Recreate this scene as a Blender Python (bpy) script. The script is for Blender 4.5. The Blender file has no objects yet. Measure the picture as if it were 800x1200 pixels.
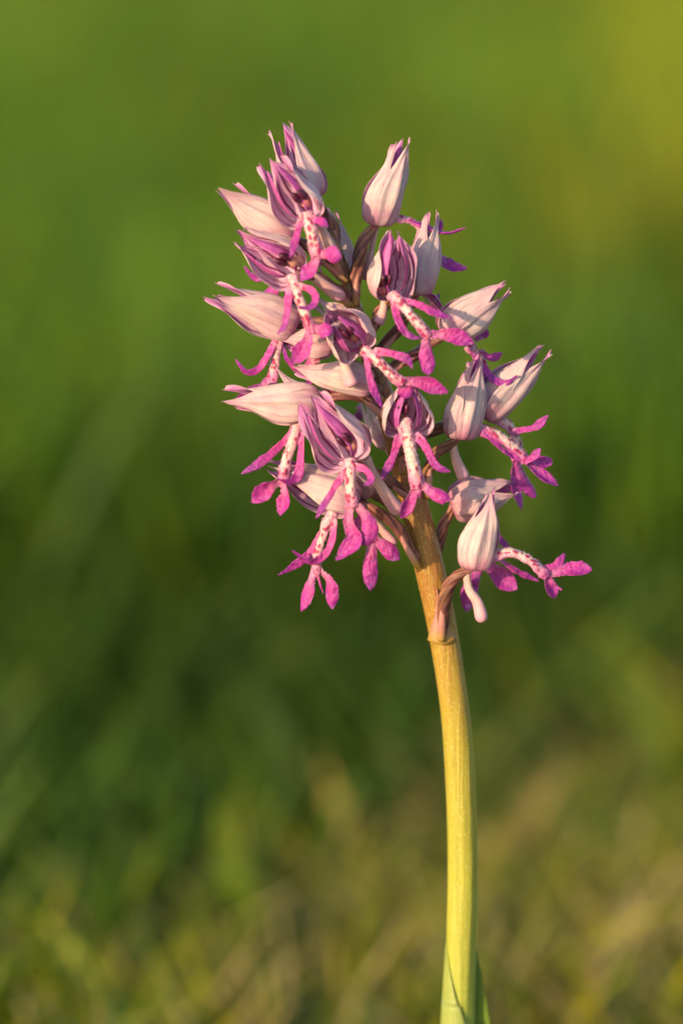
import bpy, bmesh, math, random
import numpy as np
from mathutils import Vector, Matrix

random.seed(7)
RNG = np.random.default_rng(11)
SC = bpy.context.scene
COL = SC.collection
R = math.radians

# ------------------------------------------------------------------ camera
S = 0.00016                      # metres of orchid per photograph pixel
PITCH = R(9.0)
DIST = 0.80
CZ = 0.196                       # height of the picture centre on the orchid
CAM = Vector((0.0, -DIST * math.cos(PITCH), CZ + DIST * math.sin(PITCH)))
cam = bpy.data.cameras.new('camera')
cam_ob = bpy.data.objects.new('camera', cam)
COL.objects.link(cam_ob)
cam_ob.location = CAM
cam_ob.rotation_euler = (math.pi / 2 - PITCH, 0, 0)
cam.sensor_fit = 'VERTICAL'
cam.sensor_height = 36.0
cam.sensor_width = 24.0
cam.lens = 150.0
cam.clip_start = 0.02
cam.clip_end = 2000.0
cam.dof.use_dof = True
cam.dof.focus_distance = DIST - 0.0075
cam.dof.aperture_fstop = 6.8
SC.camera = cam_ob

# ------------------------------------------------------------------ sky, sun, exposure
SUN_AZ = R(-42.0)                # from the camera's back towards its left
SUN_EL = R(13.0)
SUN_DIR = Vector((math.sin(SUN_AZ) * math.cos(SUN_EL), -math.cos(SUN_AZ) * math.cos(SUN_EL), math.sin(SUN_EL)))
world = bpy.data.worlds.new('World')
SC.world = world
world.use_nodes = True
wn = world.node_tree.nodes
wl = world.node_tree.links
wn.clear()
sky = wn.new('ShaderNodeTexSky')
sky.sky_type = 'NISHITA'
sky.sun_disc = False
sky.sun_elevation = SUN_EL
sky.sun_rotation = math.atan2(SUN_DIR.x, SUN_DIR.y)
bg = wn.new('ShaderNodeBackground')
bg.inputs['Strength'].default_value = 0.15
wo = wn.new('ShaderNodeOutputWorld')
wl.new(sky.outputs[0], bg.inputs[0])
wl.new(bg.outputs[0], wo.inputs[0])

sun = bpy.data.lights.new('sun', 'SUN')
sun.energy = 3.7
sun.angle = R(1.0)
sun.color = (1.0, 0.69, 0.39)
sun_ob = bpy.data.objects.new('sun', sun)
COL.objects.link(sun_ob)
sun_ob.rotation_euler = SUN_DIR.to_track_quat('Z', 'Y').to_euler()
sun_ob.location = (-2, -2, 2)

SC.view_settings.view_transform = 'Standard'
SC.view_settings.look = 'None'
SC.view_settings.exposure = 0.80
SC.view_settings.gamma = 1.0
SC.view_settings.use_curve_mapping = False
SC.render.engine = 'CYCLES'
SC.cycles.use_denoising = True
SC.cycles.max_bounces = 8
SC.cycles.transmission_bounces = 6

# ------------------------------------------------------------------ helpers
FWD = Vector((0, math.cos(PITCH), -math.sin(PITCH)))
UP = Vector((0, math.sin(PITCH), math.cos(PITCH)))


def P(px, py, d=0.0):
    """Photograph pixel + depth (pixels towards the viewer from the stem's upright plane) -> world point."""
    k = 36.0 / 150.0 / 1200.0
    ray = FWD + Vector((1, 0, 0)) * ((px - 400) * k) + UP * ((600 - py) * k)
    t = (-d * S - CAM.y) / ray.y
    return CAM + ray * t


def PY(px, py, y):
    return P(px, py, -y / S)


def pts3(lst, d0=0.0):
    out, d = [], d0
    for p in lst:
        if len(p) > 2:
            d = p[2]
        out.append(P(p[0], p[1], d))
    return out


def catmull(pts, n):
    """n+1 points on a smooth curve through pts, evenly spaced by length."""
    pts = [Vector(p) for p in pts]
    if len(pts) == 2:
        dense = [pts[0].lerp(pts[1], i / 60) for i in range(61)]
    else:
        ext = [pts[0] * 2 - pts[1]] + pts + [pts[-1] * 2 - pts[-2]]
        dense = []
        for i in range(1, len(ext) - 2):
            a, b, c, d = ext[i - 1:i + 3]
            for k in range(24):
                t = k / 24
                dense.append(0.5 * ((2 * b) + (c - a) * t + (2 * a - 5 * b + 4 * c - d) * t * t + (3 * b - a - 3 * c + d) * t ** 3))
        dense.append(pts[-1])
    L = [0.0]
    for i in range(1, len(dense)):
        L.append(L[-1] + (dense[i] - dense[i - 1]).length)
    out, j = [], 0
    for i in range(n + 1):
        s = L[-1] * i / n
        while j < len(L) - 2 and L[j + 1] < s:
            j += 1
        f = (s - L[j]) / max(L[j + 1] - L[j], 1e-12)
        out.append(dense[j].lerp(dense[j + 1], min(max(f, 0), 1)))
    return out


def interp(x, xs, ys):
    return float(np.interp(x, xs, ys))


def smooth_interp(x, xs, ys):
    x = min(max(x, xs[0]), xs[-1])
    for i in range(len(xs) - 1):
        if x <= xs[i + 1]:
            t = (x - xs[i]) / (xs[i + 1] - xs[i])
            m0 = (ys[i + 1] - ys[max(i - 1, 0)]) / (xs[i + 1] - xs[max(i - 1, 0)])
            k = min(i + 2, len(xs) - 1)
            m1 = (ys[k] - ys[i]) / (xs[k] - xs[i])
            h = xs[i + 1] - xs[i]
            t2, t3 = t * t, t ** 3
            return (2 * t3 - 3 * t2 + 1) * ys[i] + (t3 - 2 * t2 + t) * h * m0 + (-2 * t3 + 3 * t2) * ys[i + 1] + (t3 - t2) * h * m1
    return ys[-1]


def make(name, verts, faces, mats, parent=None, uvs=None, fmat=None, cols=None, smooth=True):
    me = bpy.data.meshes.new(name)
    me.from_pydata([tuple(v) for v in verts], [], faces)
    for m in (mats if isinstance(mats, (list, tuple)) else [mats]):
        me.materials.append(m)
    if uvs is not None:
        ul = me.uv_layers.new(name='UVMap')
        li = np.empty(len(me.loops), dtype=np.int32)
        me.loops.foreach_get('vertex_index', li)
        ul.data.foreach_set('uv', np.asarray(uvs, dtype=np.float32)[li].ravel())
    if fmat is not None:
        me.polygons.foreach_set('material_index', np.asarray(fmat, dtype=np.int32))
    if cols is not None:
        ca = me.color_attributes.new('tint', 'FLOAT_COLOR', 'POINT')
        c = np.ones((len(verts), 4), dtype=np.float32)
        c[:, :3] = cols
        ca.data.foreach_set('color', c.ravel())
    if smooth:
        me.polygons.foreach_set('use_smooth', np.ones(len(me.polygons), dtype=bool))
    me.update()
    o = bpy.data.objects.new(name, me)
    COL.objects.link(o)
    if parent is not None:
        o.parent = parent
    return o


def tag(o, label=None, cat=None, group=None, kind=None):
    if label: o['label'] = label
    if cat: o['category'] = cat
    if group: o['group'] = group
    if kind: o['kind'] = kind
    return o


def empty(name, parent=None):
    o = bpy.data.objects.new(name, None)
    o.empty_display_size = 0.01
    COL.objects.link(o)
    if parent is not None:
        o.parent = parent
    return o


def tube(path, rad, nrm=None, flat=1.0, nseg=14, ribs=0, rib_amp=0.0, twist=0.0, cap=True, cup=0.0, roll=0.0):
    """Closed swept tube. rad(t) = half width, flat = thickness / width along nrm. Returns verts, faces, uv."""
    n = len(path) - 1
    V, F, U = [], [], []
    prev = Vector(nrm) if nrm is not None else None
    for i, p in enumerate(path):
        t = i / n
        tan = (path[min(i + 1, n)] - path[max(i - 1, 0)]).normalized()
        if prev is None:
            prev = tan.orthogonal()
        nn = (prev - tan * prev.dot(tan))
        if nn.length < 1e-6:
            nn = tan.orthogonal()
        nn.normalize()
        if nrm is None:
            prev = nn
        bb = tan.cross(nn)
        if roll:
            ca_, sa_ = math.cos(roll * t * t), math.sin(roll * t * t)
            nn, bb = nn * ca_ + bb * sa_, bb * ca_ - nn * sa_
        r = rad(t)
        for k in range(nseg):
            a = 2 * math.pi * k / nseg
            m = 1.0 + (rib_amp * math.cos(ribs * (a + twist * t)) if ribs else 0.0)
            fl = flat(t) if callable(flat) else flat
            V.append(p + bb * (math.cos(a) * r * m) + nn * (math.sin(a) * r * m * fl + cup * r * (math.cos(a) ** 2 - 0.4)))
            U.append((t, k / nseg))
    for i in range(n):
        for k in range(nseg):
            k2 = (k + 1) % nseg
            F.append((i * nseg + k, i * nseg + k2, (i + 1) * nseg + k2, (i + 1) * nseg + k))
    if cap:
        for i, e in ((0, -1), (n, 1)):
            c = len(V)
            V.append(Vector(path[i]))
            U.append((i / n, 0.5))
            for k in range(nseg):
                k2 = (k + 1) % nseg
                F.append((i * nseg + k, i * nseg + k2, c) if e > 0 else (i * nseg + k2, i * nseg + k, c))
    return V, F, U


def join(parts):
    V, F, U = [], [], []
    for v, f, u in parts:
        o = len(V)
        V += v
        U += u
        F += [tuple(i + o for i in q) for q in f]
    return V, F, U


# ------------------------------------------------------------------ materials
class NT:
    def __init__(self, name):
        self.m = bpy.data.materials.new(name)
        self.m.use_nodes = True
        self.t = self.m.node_tree
        self.t.nodes.clear()
        self.out = self.t.nodes.new('ShaderNodeOutputMaterial')

    def n(self, typ, **kw):
        x = self.t.nodes.new(typ)
        for k, v in kw.items():
            setattr(x, k, v)
        return x

    def l(self, a, b):
        self.t.links.new(a, b)

    def set(self, sock, v):
        if hasattr(v, 'links') or isinstance(v, bpy.types.NodeSocket):
            self.l(v, sock)
        else:
            if isinstance(v, (tuple, list)) and len(v) == 3 and sock.type == 'RGBA':
                v = (*v, 1)
            sock.default_value = v

    def math(self, op, a, b=0.0, c=0.0):
        x = self.n('ShaderNodeMath', operation=op)
        self.set(x.inputs[0], a)
        self.set(x.inputs[1], b)
        self.set(x.inputs[2], c)
        return x.outputs[0]

    def mix(self, f, a, b, mode='MIX'):
        x = self.n('ShaderNodeMix', data_type='RGBA', blend_type=mode)
        self.set(x.inputs[0], f)
        self.set(x.inputs[6], a)
        self.set(x.inputs[7], b)
        return x.outputs[2]

    def ramp(self, f, stops, interp='EASE'):
        x = self.n('ShaderNodeValToRGB')
        x.color_ramp.interpolation = interp
        e = x.color_ramp.elements
        while len(e) < len(stops):
            e.new(0.5)
        for i, (p, c) in enumerate(stops):
            e[i].position = p
            e[i].color = (*c, 1) if len(c) == 3 else c
        self.set(x.inputs[0], f)
        return x.outputs[0]

    def maprange(self, f, a, b, c=0.0, d=1.0):
        x = self.n('ShaderNodeMapRange', interpolation_type='SMOOTHSTEP')
        for i, v in enumerate((f, a, b, c, d)):
            self.set(x.inputs[i], v)
        return x.outputs[0]

    def noise(self, scale, detail=3.0, vec=None, rough=0.55):
        x = self.n('ShaderNodeTexNoise')
        x.inputs['Scale'].default_value = scale
        x.inputs['Detail'].default_value = detail
        x.inputs['Roughness'].default_value = rough
        if vec is not None:
            self.l(vec, x.inputs['Vector'])
        return x.outputs[0]

    def objco(self):
        return self.n('ShaderNodeTexCoord').outputs['Object']

    def uv(self):
        x = self.n('ShaderNodeSeparateXYZ')
        self.l(self.n('ShaderNodeTexCoord').outputs['UV'], x.inputs[0])
        return x.outputs[0], x.outputs[1]

    def finish(self, color, rough=0.5, bump=None, bump_dist=0.0002, bump_str=0.5, trans=0.0, trans_color=None, sss=0.0, spec=0.4, sheen=0.0):
        b = self.n('ShaderNodeBsdfPrincipled')
        self.set(b.inputs['Base Color'], color)
        self.set(b.inputs['Roughness'], rough)
        b.inputs['Specular IOR Level'].default_value = spec
        if sheen:
            b.inputs['Sheen Weight'].default_value = sheen
            b.inputs['Sheen Roughness'].default_value = 0.4
        if sss:
            b.inputs['Subsurface Weight'].default_value = sss
            b.inputs['Subsurface Radius'].default_value = (1.0, 0.5, 0.5)
            b.inputs['Subsurface Scale'].default_value = 0.0012 if sss < 0.45 else 0.003
        nrm = None
        if bump is not None:
            bp = self.n('ShaderNodeBump')
            bp.inputs['Strength'].default_value = bump_str
            bp.inputs['Distance'].default_value = bump_dist
            self.l(bump, bp.inputs['Height'])
            nrm = bp.outputs[0]
            self.l(nrm, b.inputs['Normal'])
        if trans:
            tr = self.n('ShaderNodeBsdfTranslucent')
            self.set(tr.inputs[0], trans_color if trans_color is not None else color)
            if nrm is not None:
                self.l(nrm, tr.inputs['Normal'])
            mx = self.n('ShaderNodeMixShader')
            mx.inputs[0].default_value = trans
            self.l(b.outputs[0], mx.inputs[1])
            self.l(tr.outputs[0], mx.inputs[2])
            self.l(mx.outputs[0], self.out.inputs[0])
        else:
            self.l(b.outputs[0], self.out.inputs[0])
        return self.m


def mat_sepal_outer():
    t = NT('sepal_outside')
    u, v = t.uv()
    co = t.objco()
    wob = t.noise(420.0, 2.0, co)
    ph = t.math('ADD', t.math('MULTIPLY', v, 6.5), t.math('ADD', t.math('MULTIPLY', wob, 0.9), t.math('MULTIPLY', t.noise(130.0, 2.0, co), 1.8)))
    saw = t.math('ABSOLUTE', t.math('SUBTRACT', t.math('FRACT', ph), 0.5))
    vein = t.maprange(saw, 0.0, 0.14, 1.0, 0.0)
    vein = t.math('MULTIPLY', vein, t.maprange(t.noise(300.0, 3.0, co), 0.38, 0.66, 0.08, 1.0))
    pale = t.mix(t.maprange(t.noise(260.0, 4.0, co), 0.35, 0.7), (0.76, 0.56, 0.61), (0.84, 0.74, 0.70))
    rnd = t.n('ShaderNodeObjectInfo').outputs['Random']
    pale = t.mix(t.math('MULTIPLY', rnd, 0.22), pale, (0.60, 0.42, 0.57))
    c = t.mix(t.math('MULTIPLY', vein, 0.42), pale, (0.52, 0.18, 0.44))
    base = t.math('MULTIPLY', t.maprange(u, 0.0, 0.36, 1.0, 0.0), t.maprange(t.noise(330.0, 3.0, co), 0.3, 0.62, 0.2, 0.9))
    c = t.mix(base, c, (0.56, 0.12, 0.36))
    edge = t.maprange(t.math('ABSOLUTE', t.math('SUBTRACT', v, 0.5)), 0.44, 0.5)
    c = t.mix(t.math('MULTIPLY', edge, 0.35), c, (0.86, 0.76, 0.74))
    tip = t.maprange(u, 0.62, 1.0, 0.0, 0.55)
    c = t.mix(tip, c, (0.64, 0.33, 0.50))
    brown = t.math('MULTIPLY', t.maprange(t.noise(150.0, 5.0, co, 0.7), 0.63, 0.72), t.maprange(u, 0.35, 1.0, 0.1, 0.75))
    c = t.mix(t.math('MULTIPLY', brown, 0.6), c, (0.42, 0.24, 0.18))
    speck = t.maprange(t.noise(2600.0, 2.0, co), 0.64, 0.74)
    c = t.mix(t.math('MULTIPLY', speck, 0.35), c, (0.42, 0.16, 0.36))
    h = t.math('ADD', t.math('MULTIPLY', vein, -0.5), t.math('MULTIPLY', t.noise(3800.0, 2.0, co), 0.35))
    return t.finish(c, 0.55, h, 0.00025, 0.55, trans=0.42, spec=0.35, sheen=0.1)


def mat_sepal_inner():
    t = NT('sepal_inside')
    u, v = t.uv()
    co = t.objco()
    wob = t.noise(300.0, 2.0, co)
    ph = t.math('ADD', t.math('MULTIPLY', v, 5.0), t.math('MULTIPLY', wob, 0.7))
    saw = t.math('ABSOLUTE', t.math('SUBTRACT', t.math('FRACT', ph), 0.5))
    vein = t.maprange(saw, 0.06, 0.16, 1.0, 0.0)
    fade = t.math('MULTIPLY', t.maprange(u, 0.02, 0.12), t.maprange(u, 0.7, 0.95, 1.0, 0.2))
    vein = t.math('MULTIPLY', vein, fade)
    c = t.mix(t.maprange(t.noise(300.0, 3.0, co), 0.35, 0.7), (0.84, 0.62, 0.80), (0.74, 0.40, 0.68))
    c = t.mix(t.maprange(u, 0.3, 0.95, 0.0, 0.75), c, (0.58, 0.17, 0.52))
    c = t.mix(t.math('MULTIPLY', vein, 0.9), c, (0.26, 0.012, 0.13))
    edge = t.maprange(t.math('ABSOLUTE', t.math('SUBTRACT', v, 0.5)), 0.42, 0.49)
    c = t.mix(t.math('MULTIPLY', edge, 0.55), c, (0.80, 0.62, 0.64))
    h = t.math('ADD', t.math('MULTIPLY', vein, 0.6), t.math('MULTIPLY', t.noise(3800.0, 2.0, co), 0.35))
    return t.finish(c, 0.5, h, 0.00025, 0.6, trans=0.35, spec=0.4)


def mat_petal():
    t = NT('petal_purple')
    u, v = t.uv()
    co = t.objco()
    saw = t.math('ABSOLUTE', t.math('SUBTRACT', t.math('FRACT', t.math('MULTIPLY', v, 2.0)), 0.5))
    vein = t.maprange(saw, 0.0, 0.15, 1.0, 0.0)
    c = t.mix(t.maprange(t.noise(350.0, 3.0, co), 0.35, 0.65), (0.62, 0.15, 0.50), (0.48, 0.09, 0.42))
    c = t.mix(t.math('MULTIPLY', vein, 0.7), c, (0.15, 0.008, 0.08))
    return t.finish(c, 0.45, t.noise(3500.0, 2.0, co), 0.0002, 0.5, trans=0.3)


def mat_lip():
    t = NT('lip_velvet')
    a = t.n('ShaderNodeAttribute', attribute_name='tint')
    co = t.objco()
    k = t.maprange(t.noise(1500.0, 3.0, co), 0.3, 0.7, 0.82, 1.12)
    x = t.n('ShaderNodeVectorMath', operation='SCALE')
    t.l(a.outputs['Color'], x.inputs[0])
    t.l(k, x.inputs['Scale'])
    h = t.math('ADD', t.noise(4500.0, 2.0, co), t.math('MULTIPLY', t.noise(1400.0, 2.0, co), 1.2))
    return t.finish(x.outputs[0], 0.42, h, 0.00025, 0.6, sss=0.3, spec=0.38, trans=0.12)


def mat_spur():
    t = NT('spur_pale_pink')
    u, v = t.uv()
    co = t.objco()
    c = t.mix(t.maprange(t.noise(300.0, 3.0, co), 0.3, 0.7), (0.50, 0.30, 0.31), (0.58, 0.40, 0.37))
    c = t.mix(t.maprange(u, 0.4, 1.0, 0.0, 0.75), c, (0.58, 0.28, 0.42))
    c = t.mix(t.math('MULTIPLY', t.maprange(t.noise(2600.0, 2.0, co), 0.62, 0.72), 0.3), c, (0.5, 0.2, 0.4))
    return t.finish(c, 0.5, t.noise(3500.0, 2.0, co), 0.0002, 0.5, sss=0.25, spec=0.35)


def mat_ovary():
    t = NT('ovary_brown')
    u, v = t.uv()
    co = t.objco()
    ph = t.math('MULTIPLY', t.math('ADD', v, t.math('ADD', t.math('MULTIPLY', u, 0.67), t.math('MULTIPLY', t.noise(250.0, 2.0, co), 0.08))), 6.0)
    saw = t.math('ABSOLUTE', t.math('SUBTRACT', t.math('FRACT', ph), 0.5))
    rib = t.maprange(saw, 0.12, 0.4, 0.0, 1.0)
    dark = t.mix(t.maprange(t.noise(300.0, 2.0, co), 0.35, 0.65), (0.085, 0.032, 0.035), (0.15, 0.055, 0.05))
    lite = t.mix(t.maprange(t.noise(200.0, 2.0, co), 0.4, 0.62), (0.30, 0.15, 0.06), (0.33, 0.12, 0.10))
    c = t.mix(t.math('MULTIPLY', rib, t.maprange(t.noise(160.0, 2.0, co), 0.35, 0.65, 0.25, 1.0)), dark, lite)
    c = t.mix(t.maprange(u, 0.86, 1.0, 0.0, 0.6), c, (0.46, 0.18, 0.22))
    c = t.mix(t.maprange(u, 0.0, 0.12, 0.6, 0.0), c, (0.42, 0.20, 0.14))
    return t.finish(c, 0.42, t.noise(4000.0, 2.0, co), 0.0002, 0.7, sss=0.1)


def mat_bract():
    t = NT('bract_membrane')
    u, v = t.uv()
    co = t.objco()
    saw = t.math('ABSOLUTE', t.math('SUBTRACT', t.math('FRACT', t.math('MULTIPLY', v, 5.0)), 0.5))
    c = t.mix(t.maprange(t.noise(300.0, 3.0, co), 0.35, 0.65), (0.46, 0.20, 0.18), (0.54, 0.30, 0.26))
    c = t.mix(t.maprange(saw, 0.0, 0.2, 0.5, 0.0), c, (0.36, 0.12, 0.16))
    c = t.mix(t.maprange(u, 0.0, 0.4, 0.95, 0.0), c, (0.40, 0.26, 0.05))
    return t.finish(c, 0.5, t.noise(3000.0, 2.0, co), 0.0002, 0.5, trans=0.2)


def mat_anther():
    t = NT('anther_maroon')
    co = t.objco()
    c = t.mix(t.maprange(t.noise(900.0, 2.0, co), 0.35, 0.65), (0.045, 0.006, 0.022), (0.11, 0.014, 0.055))
    return t.finish(c, 0.35, t.noise(3500.0, 2.0, co), 0.0002, 0.5)


def mat_column():
    t = NT('column_flesh')
    co = t.objco()
    c = t.mix(t.maprange(t.noise(700.0, 2.0, co), 0.35, 0.65), (0.42, 0.10, 0.14), (0.55, 0.26, 0.22))
    return t.finish(c, 0.4, None, sss=0.2)


def mat_stem():
    t = NT('stem_skin')
    g = t.n('ShaderNodeSeparateXYZ')
    co = t.objco()
    t.l(co, g.inputs[0])
    z = g.outputs[2]
    u, v = t.uv()
    mp = t.n('ShaderNodeMapping')
    mp.inputs['Scale'].default_value = (1, 1, 0.05)
    t.l(co, mp.inputs[0])
    streak = t.noise(1300.0, 4.0, mp.outputs[0])
    zz = t.math('ADD', z, t.math('MULTIPLY', t.math('SUBTRACT', t.noise(90.0, 3.0, co), 0.5), 0.014))
    f = t.maprange(zz, 0.08, 0.26)
    base = t.ramp(t.math('DIVIDE', t.math('SUBTRACT', zz, 0.09), 0.16),
                  [(0.0, (0.29, 0.37, 0.055)), (0.22, (0.355, 0.365, 0.042)), (0.42, (0.35, 0.29, 0.032)),
                   (0.54, (0.32, 0.19, 0.026)), (0.70, (0.235, 0.105, 0.025)), (0.82, (0.17, 0.07, 0.025)), (1.0, (0.11, 0.05, 0.03))], 'LINEAR')
    green = t.mix(0.55, base, (0.20, 0.17, 0.02))
    red = t.mix(0.5, base, (0.26, 0.06, 0.025))
    c = t.mix(t.math('MULTIPLY', t.maprange(streak, 0.42, 0.58), 0.7), base, red)
    c = t.mix(t.maprange(zz, 0.14, 0.18, 1.0, 0.0), c, t.mix(t.math('MULTIPLY', t.maprange(streak, 0.45, 0.62), 0.35), base, green))
    cell = t.n('ShaderNodeTexVoronoi')
    cell.inputs['Scale'].default_value = 5200.0
    mp2 = t.n('ShaderNodeMapping')
    mp2.inputs['Scale'].default_value = (1, 1, 0.45)
    t.l(co, mp2.inputs[0])
    t.l(mp2.outputs[0], cell.inputs['Vector'])
    h = t.math('ADD', t.math('MULTIPLY', cell.outputs['Distance'], -0.35), t.math('MULTIPLY', streak, 3.4))
    painted_spark = t.maprange(t.noise(5200.0, 1.0, mp2.outputs[0]), 0.55, 0.75)
    c = t.mix(t.math('MULTIPLY', painted_spark, 0.45), c, (0.78, 0.66, 0.28))  # glints of the skin cells painted in as pale specks
    return t.finish(c, t.maprange(t.noise(2600.0, 2.0, mp2.outputs[0]), 0.3, 0.7, 0.26, 0.58), h, 0.00024, 0.42, sss=0.5, spec=0.5)


def mat_leaf(name, a, b, trans=0.3, vein=9.0):
    t = NT(name)
    u, v = t.uv()
    co = t.objco()
    saw = t.math('ABSOLUTE', t.math('SUBTRACT', t.math('FRACT', t.math('MULTIPLY', v, vein)), 0.5))
    c = t.mix(t.maprange(t.noise(120.0, 4.0, co), 0.35, 0.65), a, b)
    c = t.mix(t.maprange(saw, 0.0, 0.12, 0.3, 0.0), c, tuple(x * 1.5 for x in b))
    return t.finish(c, 0.42, t.noise(2500.0, 2.0, co), 0.0002, 0.5, trans=trans, spec=0.45)


def mat_grass(name, trans=0.3, rough=0.5):
    t = NT(name)
    a = t.n('ShaderNodeAttribute', attribute_name='tint')
    k = t.maprange(t.noise(60.0, 3.0, t.objco()), 0.3, 0.7, 0.8, 1.2)
    x = t.n('ShaderNodeVectorMath', operation='SCALE')
    t.l(a.outputs['Color'], x.inputs[0])
    t.l(k, x.inputs['Scale'])
    return t.finish(x.outputs[0], rough, trans=trans, spec=0.2)


def mat_ground():
    t = NT('meadow_soil')
    co = t.objco()
    n1 = t.noise(1.3, 4.0, co)
    n2 = t.noise(22.0, 6.0, co)
    c = t.mix(t.maprange(n1, 0.4, 0.6), (0.045, 0.075, 0.016), (0.075, 0.085, 0.022))
    c = t.mix(t.maprange(n2, 0.45, 0.65), c, (0.055, 0.042, 0.022))
    return t.finish(c, 0.9, n2, 0.02, 0.8)


M = dict(outer=mat_sepal_outer(), inner=mat_sepal_inner(), petal=mat_petal(), lip=mat_lip(), spur=mat_spur(), ovary=mat_ovary(),
         bract=mat_bract(), anther=mat_anther(), column=mat_column(), stem=mat_stem(), ground=mat_ground(),
         sheath=mat_leaf('sheath_leaf', (0.34, 0.42, 0.10), (0.40, 0.46, 0.12)), leaf=mat_leaf('green_leaf', (0.13, 0.22, 0.025), (0.18, 0.28, 0.035)),
         grass=mat_grass('meadow_grass'))
#@@BG
# ------------------------------------------------------------------ the meadow behind
def ground_z(x, y):
    return 0.0 + 0.004 * np.sin(x * 9 + 1) * np.cos(y * 7) + 0.012 * np.sin(x * 1.7 + 0.6) * np.sin(y * 1.1)


def build_ground():
    xs = np.concatenate([-np.geomspace(400, 3, 14), np.linspace(-2.6, 2.6, 53), np.geomspace(3, 400, 14)])
    ys = np.concatenate([-np.geomspace(400, 2.5, 12), np.linspace(-2, 10, 121), np.geomspace(10.5, 700, 18)])
    X, Y = np.meshgrid(xs, ys)
    Z = ground_z(X, Y) * (np.hypot(X, Y) < 14)
    nx, ny = len(xs), len(ys)
    V = np.stack([X.ravel(), Y.ravel(), Z.ravel()], 1)
    F = [(j * nx + i, j * nx + i + 1, (j + 1) * nx + i + 1, (j + 1) * nx + i) for j in range(ny - 1) for i in range(nx - 1)]
    o = make('ground', V, F, M['ground'])
    tag(o, kind='structure')


def vnoise(x, y, s, seed):
    r = np.random.default_rng(seed)
    out = 0
    for k in range(6):
        a = r.random() * 6.28
        f = s * (0.6 + r.random())
        out = out + np.sin((x * np.cos(a) + y * np.sin(a)) * f + r.random() * 6.28)
    return out / 6


def blades(name, label, cat, n, yr, palette, h, w, lean, hw=(0.35, 0.28), ypow=1.0, mask=None, seg=3):
    """One mesh of n curved grass blades between y = yr[0] and yr[1] behind the orchid."""
    u = RNG.random(n) ** ypow
    y = yr[0] + (yr[1] - yr[0]) * u
    half = hw[0] + hw[1] * (y + DIST)
    x = (RNG.random(n) * 2 - 1) * half
    if mask is not None:
        k = mask(x, y, RNG.random(n))
        x, y = x[k], y[k]
        n = len(x)
    z = ground_z(x, y) - 0.004
    H = h[0] + (h[1] - h[0]) * RNG.random(n) ** 1.4
    W = (w[0] + (w[1] - w[0]) * RNG.random(n)) * 0.5
    a = RNG.random(n) * 2 * np.pi
    b = RNG.random(n) * 2 * np.pi
    ln = H * (lean[0] + (lean[1] - lean[0]) * RNG.random(n))
    sx, sy = np.cos(a), np.sin(a)
    lx, ly = np.cos(b), np.sin(b)
    pal = np.array(palette, dtype=float)
    ci = RNG.integers(0, len(pal), n)
    patch = 1.0 + 0.55 * vnoise(x * 1.6, y * 0.55, 5.0, 17) + 0.35 * vnoise(x, y * 0.5, 15.0, 29)
    c0 = pal[ci] * (0.75 + 0.5 * RNG.random((n, 1))) * np.clip(patch, 0.4, 1.8)[:, None]
    rows = seg + 1
    V = np.zeros((n, rows, 2, 3))
    for r in range(rows):
        t = r / seg
        ww = W * (1 - t ** 1.7) + 0.0002
        bx, by = lx * ln * t ** 2, ly * ln * t ** 2
        bz = H * (t - 0.22 * (ln / H) * t ** 2.5)
        for s in (0, 1):
            q = 1 if s else -1
            V[:, r, s, 0] = x + bx + q * sx * ww
            V[:, r, s, 1] = y + by + q * sy * ww
            V[:, r, s, 2] = z + bz
    base = np.arange(n) * rows * 2
    F = []
    for r in range(seg):
        F.append(np.stack([base + r * 2, base + r * 2 + 1, base + r * 2 + 3, base + r * 2 + 2], 1))
    F = np.concatenate(F)
    V = V.reshape(-1, 3)
    C = np.repeat(c0, rows * 2, axis=0)
    me = bpy.data.meshes.new(name)
    me.vertices.add(len(V))
    me.vertices.foreach_set('co', V.astype(np.float32).ravel())
    me.loops.add(len(F) * 4)
    me.loops.foreach_set('vertex_index', F.astype(np.int32).ravel())
    me.polygons.add(len(F))
    me.polygons.foreach_set('loop_start', np.arange(0, len(F) * 4, 4, dtype=np.int32))
    me.materials.append(M['grass'])
    ca = me.color_attributes.new('tint', 'FLOAT_COLOR', 'POINT')
    cc = np.ones((len(V), 4), dtype=np.float32)
    cc[:, :3] = C
    ca.data.foreach_set('color', cc.ravel())
    me.update(calc_edges=True)
    me.polygons.foreach_set('use_smooth', np.ones(len(me.polygons), dtype=bool))
    o = bpy.data.objects.new(name, me)
    COL.objects.link(o)
    tag(o, label, cat, kind='stuff')
    return o


build_ground()
GREEN = [(0.078, 0.180, 0.014), (0.10, 0.195, 0.012), (0.125, 0.205, 0.014), (0.064, 0.16, 0.014)]
DARK = [(0.044, 0.104, 0.010), (0.058, 0.118, 0.010), (0.076, 0.132, 0.012)]  # deeper greens for the middle distance
OLIVE = [(0.28, 0.30, 0.008), (0.36, 0.33, 0.008), (0.22, 0.27, 0.008)]
STRAW = [(0.54, 0.43, 0.17), (0.47, 0.35, 0.13), (0.58, 0.47, 0.23), (0.38, 0.38, 0.08)]

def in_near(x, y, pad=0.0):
    """near dry patch: reaches farther back on the right of the stem than on the left"""
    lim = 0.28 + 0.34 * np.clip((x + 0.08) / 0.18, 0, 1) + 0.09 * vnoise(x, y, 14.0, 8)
    return y < lim + pad


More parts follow.
